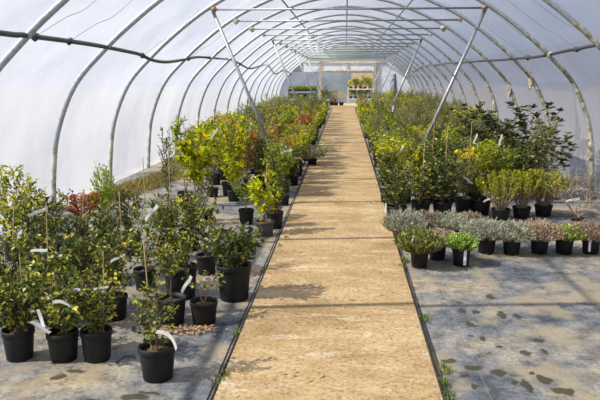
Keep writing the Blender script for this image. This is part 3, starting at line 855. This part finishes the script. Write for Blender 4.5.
RP('dark_b', 482, 216, 'dark shrub left of the olive yellow clump bushes', sc=.62, rz=5, tags=((Fl, .0, .25, 0, -.2, 1),))
RP('box_a', 502, 221, 'olive yellow clump bush, leftmost of the tufted bushes', pot=(.105, .13), sc=1.28, rz=1, tags=((Fl, -.22, .22, 0, -.2, 1),))
RP('box_b', 523, 219, 'olive yellow clump bush in the middle of the tufted bushes', pot=(.105, .13), sc=1.2, rz=2)
RP('box_a', 545, 217, 'olive yellow clump bush, rightmost of the tufted bushes, with hanging tag', pot=(.105, .13), sc=1.22, rz=3, tags=((Hg, -.02, .32, 0, .2, 1.1),))
RP('twig_a', 579, 222, 'nearly bare twiggy shrub with a white tag standing apart at the right', pot=(.08, .04), sc=1.4, rz=3, tags=((Fl, -.17, .24, 0, .05, 1.1),))
RP('dark_a', 389, 205, 'bushy green shrub leaning over the path edge, behind the first black pot', sc=.72, rz=4)
RP('yellow_c', 404, 203, 'yellow-green shrub with a white tag near the path in the right bed', sc=.82, rz=2, tags=((Fl, -.08, .62, 0, -.9, 1),))
RP('varieg_b', 428, 203, 'variegated shrub with a tall cane in the second row of the right bed', sc=.95, rz=.3, cane=(.03, 0, 1.05))
RP('dark_a', 450, 202, 'leafy dark shrub in the second row of the right bed', sc=.92, rz=2.3)
RP('yellow_c', 474, 201, 'yellow-green shrub behind the yellow-tinged one', sc=.80, rz=5.3, tags=((Fl, -.04, .75, 0, -1.0, 1),))
RP('lime_b', 500, 200, 'lime green shrub showing above the leftmost tufted bush', sc=.78, rz=1.3, tags=((Fl, -.05, .72, 0, -1.1, 1.1),))
RP('dark_b', 524, 199, 'dark shrub behind the tufted bushes with a slanting tag', sc=.9, rz=3.3, tags=((Fl, .02, .58, 0, .5, 1),))
RP('rhodo_b', 552, 200, 'rhododendron with leaf whorls to the right of the tufted bushes', sc=.80, rz=2.3, cat='rhododendron')
RP('rhodo_a', 535, 187, 'tall rhododendron whose shoots stand out against the grey polythene', sc=1.05, rz=.9, cat='rhododendron')
RP('rhodo_a', 474, 184, 'tall rhododendron in the middle of the right bed', sc=1.03, rz=2.9, cat='rhododendron', wide=.8)
RP('rhodo_b', 497, 186, 'shorter rhododendron between the two tall ones', sc=1.02, rz=4.2, cat='rhododendron')
RP('rhodo_b', 606, 188, 'rhododendron leaves poking in at the right edge of the photo', sc=.42, rz=4.2, cat='rhododendron', pot=(.14, .2))

# --- the deeper parts of both beds: rows of pots, copies of a few kinds
FAR_L = [('yellow_c', 'yellow-green shrub in a black pot deeper in the left bed'), ('orange_a', 'orange-leaved shrub in a black pot deeper in the left bed'),
         ('lime_b', 'lime green shrub in a black pot deeper in the left bed'), ('dark_a', 'dark green shrub in a black pot deeper in the left bed'),
         ('pale_a', 'pale fine-leaved shrub in a black pot deeper in the left bed'), ('dark_tall', 'tall dark shrub in a black pot deeper in the left bed'),
         ('red_a', 'red-leaved shrub in a black pot deep in the left bed')]
FAR_R = [('dark_a', 'dark green shrub in a black pot deeper in the right bed'), ('flower_a', 'yellow-flowered shrub in a black pot deeper in the right bed'),
         ('lime_b', 'lime green shrub in a black pot deeper in the right bed'), ('wisp_a', 'wispy olive shrub in a black pot deeper in the right bed'),
         ('wisp_b', 'wispy pale shrub in a black pot deeper in the right bed'), ('varieg_b', 'variegated shrub in a black pot deeper in the right bed'),
         ('yellow_c', 'yellow-green shrub in a black pot deeper in the right bed')]
rng = random.Random(21)
def clear_of(x, y):
    for s in (-1, 1):
        for by in (9.85, 17.85, 25.85, 33.85):
            # the slanting props pass here
            if abs(y - by) < .2 and abs(x - (CX + s * .95)) < .25: return False
    return True
def farplant(sp, lab, side, x, y, sc, wd):
    tg = ()
    if rng.random() < .30: tg = ((Fl, rng.uniform(-.1, .1), rng.uniform(.45, .85) * sc, rng.uniform(-.5, .5), rng.uniform(-1.3, 1.3), 1.15),)
    o = plant(sp, x, y, pot=(.105, .18), label=lab, group=lab.replace('shrub', 'shrubs').replace('a black pot', 'black pots'), sc=sc, rz=rng.random() * 6.28, wide=wd, tags=tg)
y = 8.9
while y < 29:
    far = y > 17
    step = .52 if y < 13 else (.62 if y < 20 else .9)
    cols = (-.86, -1.40, -1.92, -2.42) if y < 12.5 else ((-.84, -1.42, -2.0, -2.55) if y < 20 else (-.84, -1.4, -2.0, -2.65))
    for j, x0 in enumerate(cols):
        if y < 9.8 and j != 0: continue
        if y < 10.4 and j > 2: continue
        x = x0 + rng.uniform(-.06, .06); yy = y + rng.uniform(-.08, .08)
        if not clear_of(x, yy): continue
        if y < 14: w_ = [4, 2.2, 2.2, 2, 1, 1, 0]
        elif y < 18: w_ = [2, 2.2, 2.5, 2, 2.5, 1, .3]
        else: w_ = [1, .6, 2, 3, 3, 1.6, .6]
        sp, lab = rng.choices(FAR_L, w_)[0]
        sc = rng.uniform(.80, .98) * (.90 if j == 0 else 1.0)
        farplant(sp, lab, 'left', x, yy, sc, 1.15 if not far else 1.35)
    y += step
y = 9.5
while y < 33.5:
    far = y > 17
    step = .54 if y < 13 else (.66 if y < 20 else .95)
    cols = (.68, 1.2, 1.74, 2.24, 2.72) if y < 14 else ((.68, 1.28, 1.88, 2.46, 3.0) if y < 20 else (.70, 1.4, 2.1, 2.85))
    for j, x0 in enumerate(cols):
        x = x0 + rng.uniform(-.06, .06); yy = y + rng.uniform(-.08, .08)
        if not clear_of(x, yy): continue
        if y < 13: w_ = [3, 1.6, 1.6, 1.6, 1, 2, .6]
        else: w_ = [2, 1.6, 1.5, 3, 3, .8, .6]
        sp, lab = rng.choices(FAR_R, w_)[0]
        sc = rng.uniform(.72, .98) * (.88 if j == 0 else 1.02)
        if y > 15 and j > 1: sc *= 1.10
        farplant(sp, lab, 'right', x, yy, sc, 1.15 if not far else 1.4)
    y += step

# ------------------------------------------------------------ rough grass by the left wall, litter, weeds
def blades(seed, spots, n, h, mat, name, label):
    rg = random.Random(seed); mb = MB()
    for (cx, cy, rx, ry) in spots:
        for i in range(n):
            a = rg.random() * 6.283; q = math.sqrt(rg.random())
            p = Vector((cx + math.cos(a) * q * rx, cy + math.sin(a) * q * ry, 0))
            hh = h * rg.uniform(.5, 1.1) * (1 - .5 * q)
            mb.leaf(p, UP * 1.0 + rv(rg, .55), rv(rg), hh, .006 + h * .03, .05, .3)
    o = link(name, mb.data(name, M[mat])); tag(o, label, 'grass'); o['kind'] = 'stuff'
    return o
x1, y1 = G(118, 196); x2, y2 = G(158, 180)
blades(3, [(x1 - .05, y1, .24, .7), ((x1 + x2) / 2, (y1 + y2) / 2, .3, .9), (x2 + .05, y2, .30, 1.0), (-3.0, 12.8, .3, 1.2)], 900, .15, 'L_dry', 'dry_grass', 'rough brownish grass growing along the foot of the left polythene')
blades(5, [(*G(x, y), .03, .06) for x, y in ((272, 262), (264, 272), (286, 240), (280, 248), (238, 335), (218, 385), (223, 378), (444, 372), (446, 385), (449, 398), (404, 262), (402, 268), (424, 320))], 26, .07, 'L_weed', 'edge_weeds', 'small weeds growing in the gaps along both path edges')
def litter(seed, spots, name, label):
    rg = random.Random(seed); mb = MB()
    for (px, py, w_, h_, n) in spots:
        for i in range(n):
            x, y = G(px + rg.gauss(0, w_ / 2), py + rg.gauss(0, h_ / 2))
            if PL < x < PR: z = .03
            else: z = .008
            mb.leaf(Vector((x, y, z + rg.uniform(0, .006))), Vector((rg.uniform(-1, 1), rg.uniform(-1, 1), rg.uniform(0, .2))), UP, rg.uniform(.012, .04), rg.uniform(.008, .022), .2, .1)
    o = link(name, mb.data(name, M['L_litter'])); tag(o, label, 'leaf litter'); o['kind'] = 'stuff'
litter(1, [(172, 332, 34, 5, 90), (200, 331, 20, 4, 60), (190, 278, 30, 8, 40), (254, 274, 10, 5, 30), (200, 290, 14, 6, 30), (120, 330, 50, 14, 40), (415, 258, 10, 6, 40), (500, 256, 60, 4, 25), (530, 232, 50, 6, 60), (240, 240, 40, 14, 40), (580, 215, 20, 14, 50), (165, 195, 25, 12, 60)], 'leaf_litter', 'brown fallen leaves scattered between the pots')
litter(2, [(375, 206, 6, 1.5, 18), (330, 300, 60, 60, 26), (340, 200, 30, 30, 20), (300, 380, 60, 20, 10)], 'leaf_crumbs', 'dry leaf crumbs scattered on the sandy path')
# ------------------------------------------------------------ rack at the far left
def rack(name, x, y, wx, wy, tiers, label):
    o = bpy.data.objects.new(name, None); COL.objects.link(o); o.location = (x, y, 0)
    tag(o, label, 'rack')
    for sx in (-1, 1):
        for sy in (-1, 1):
            m_ = MB(); m_.box(sx * wx / 2 - .02, sx * wx / 2 + .02, sy * wy / 2 - .02, sy * wy / 2 + .02, 0, tiers[-1] + .12)
            link('leg', m_.data('leg', M['rackmetal']), o)
    for z in tiers:
        m_ = MB(); m_.box(-wx / 2, wx / 2, -wy / 2, wy / 2, z, z + .035)
        link('shelf', m_.data('shelf', M['rackmetal']), o)
    return o
def trayplants(x, y, z, wx, wy, mat, label, seed, h=.16):
    rg = random.Random(seed)
    o = bpy.data.objects.new('plant_tray', None); COL.objects.link(o); o.location = (x, y, z)
    tag(o, label, 'tray of plants', 'trays of young plants on the far racks')
    m_ = MB(); m_.box(-wx / 2, wx / 2, -wy / 2, wy / 2, 0, .06); link('tray', m_.data('tray', M['tray']), o)
    m_ = MB()
    for i in range(260):
        p = Vector((rg.uniform(-wx / 2, wx / 2), rg.uniform(-wy / 2, wy / 2), .06 + rg.uniform(0, h * .5)))
        m_.leaf(p, UP + rv(rg, .9), rv(rg), rg.uniform(.06, .12), .04, .2, .2)
    link('foliage', m_.data('foliage', M[mat]), o)
rack('metal_rack', -1.85, 29.8, 1.2, .6, (.66, .98), 'dark metal rack with two tiers of green trays at the far left')
for i, z in enumerate((.695, 1.015)):
    for j in range(3):
        trayplants(-1.85 + (j - 1) * .39, 29.8, z, .37, .55, 'L_lime' if i else 'L_pale', 'green tray on the %s tier of the far left rack, %s' % (('lower', 'upper')[i], ('left end', 'centre', 'right end')[j]), 40 + i * 3 + j)
# bench with shelves through the doorway
bx, by = gx(361), END + 1.6
rack('wooden_bench', bx, by, 1.35, .7, (.40, .93), 'pale wooden staging with two shelves inside the far doorway')
for ch in list(bpy.data.objects['wooden_bench'].children):
    ch.data.materials.clear(); ch.data.materials.append(M['shelfwood'])
for i, z in enumerate((.436, .966)):
    for j in range(5):
        o = plant(('lime_b', 'yellow_b', 'dark_b', 'yellow_b', 'lime_b')[(j + i) % 5], bx - .52 + j * .26, by, pot=(.085, .12), sc=(.72 if i else .66) * (1.15 if j % 2 else 1), wide=1.25,
                  label='potted plant on the %s shelf of the far staging, %s' % (('lower', 'upper')[i], ('leftmost', 'second from left', 'in the middle', 'second from right', 'rightmost')[j]), group='plants on the far staging', rz=j)
        o.location.z = z
# dark things left in the doorway
o = plant('dark_tall', gx(325), END + .9, pot=(.13, .22), sc=.95, label='dark slender shrub just inside the far doorway on the left', wide=.7)
t = bpy.data.objects.new('garden_trolley', None); COL.objects.link(t); t.location = (gx(327.5), END + 2.0, 0)
bd = MB(); bd.box(-.5, .68, .30, .33, .97, 1.82)
link('backboard', bd.data('backboard', M['wood']), bpy.data.objects['wooden_bench'])
tag(t, 'dark garden trolley with hooped handle inside the far doorway', 'trolley')
m_ = MB(); m_.box(-.35, .35, -.3, .3, .25, .32); m_.box(-.35, .35, -.3, -.26, .32, .8); link('body', m_.data('body', M['rackmetal']), t)
for s in (-1, 1):
    m_ = MB(); m_.tube([(s * .3 - .03, 0, .12), (s * .3 + .03, 0, .12)], .12, 14); link('wheel', m_.data('wheel', M['tray']), t)
m_ = MB(); m_.tube([(-.3, -.28, .5), (-.3, -.3, 1.0), (-.2, -.3, 1.2), (.15, -.3, 1.25), (.35, -.3, 1.1), (.4, -.28, .6)], .015, 8); link('handle', m_.data('handle', M['steel']), t)
for i, (px, s) in enumerate(((336, .9), (341.5, 1.0), (331, .85))):
    plant('twig_a', gx(px), END + 1.2 + .3 * i, pot=(.13, .24), sc=2.0 * s, rz=i, label='bare brown twiggy plant inside the far doorway, %s' % ('between the other two', 'nearest the staging', 'nearest the trolley')[i], group='bare plants in the doorway')
plant('dark_b', gx(324.5), END + 1.3, pot=(.15, .3), sc=1.25, label='dark bushy plant beside the trolley inside the far doorway')
plant('dark_b', gx(334), END + 2.6, pot=(.15, .3), sc=1.1, label='dark bushy plant right of the trolley inside the far doorway')
# box of dark stock at far right wall foot: blue-grey tarp
mb = MB(); rg = random.Random(3)
tb = MB(); tb.tube([(2.35, 34.4, 0), (2.42, 34.45, .6), (2.38, 34.4, 1.2), (2.45, 34.45, 1.75)], [.26, .22, .17, .07], 12)
tb.v = [(v[0] + rg.uniform(-.03, .03), v[1] + rg.uniform(-.03, .03), v[2]) for v in tb.v]
tag(link('rolled_tarp', tb.data('rolled_tarp', M['hall'])), 'blue-grey rolled tarpaulin standing at the far right corner', 'tarpaulin')
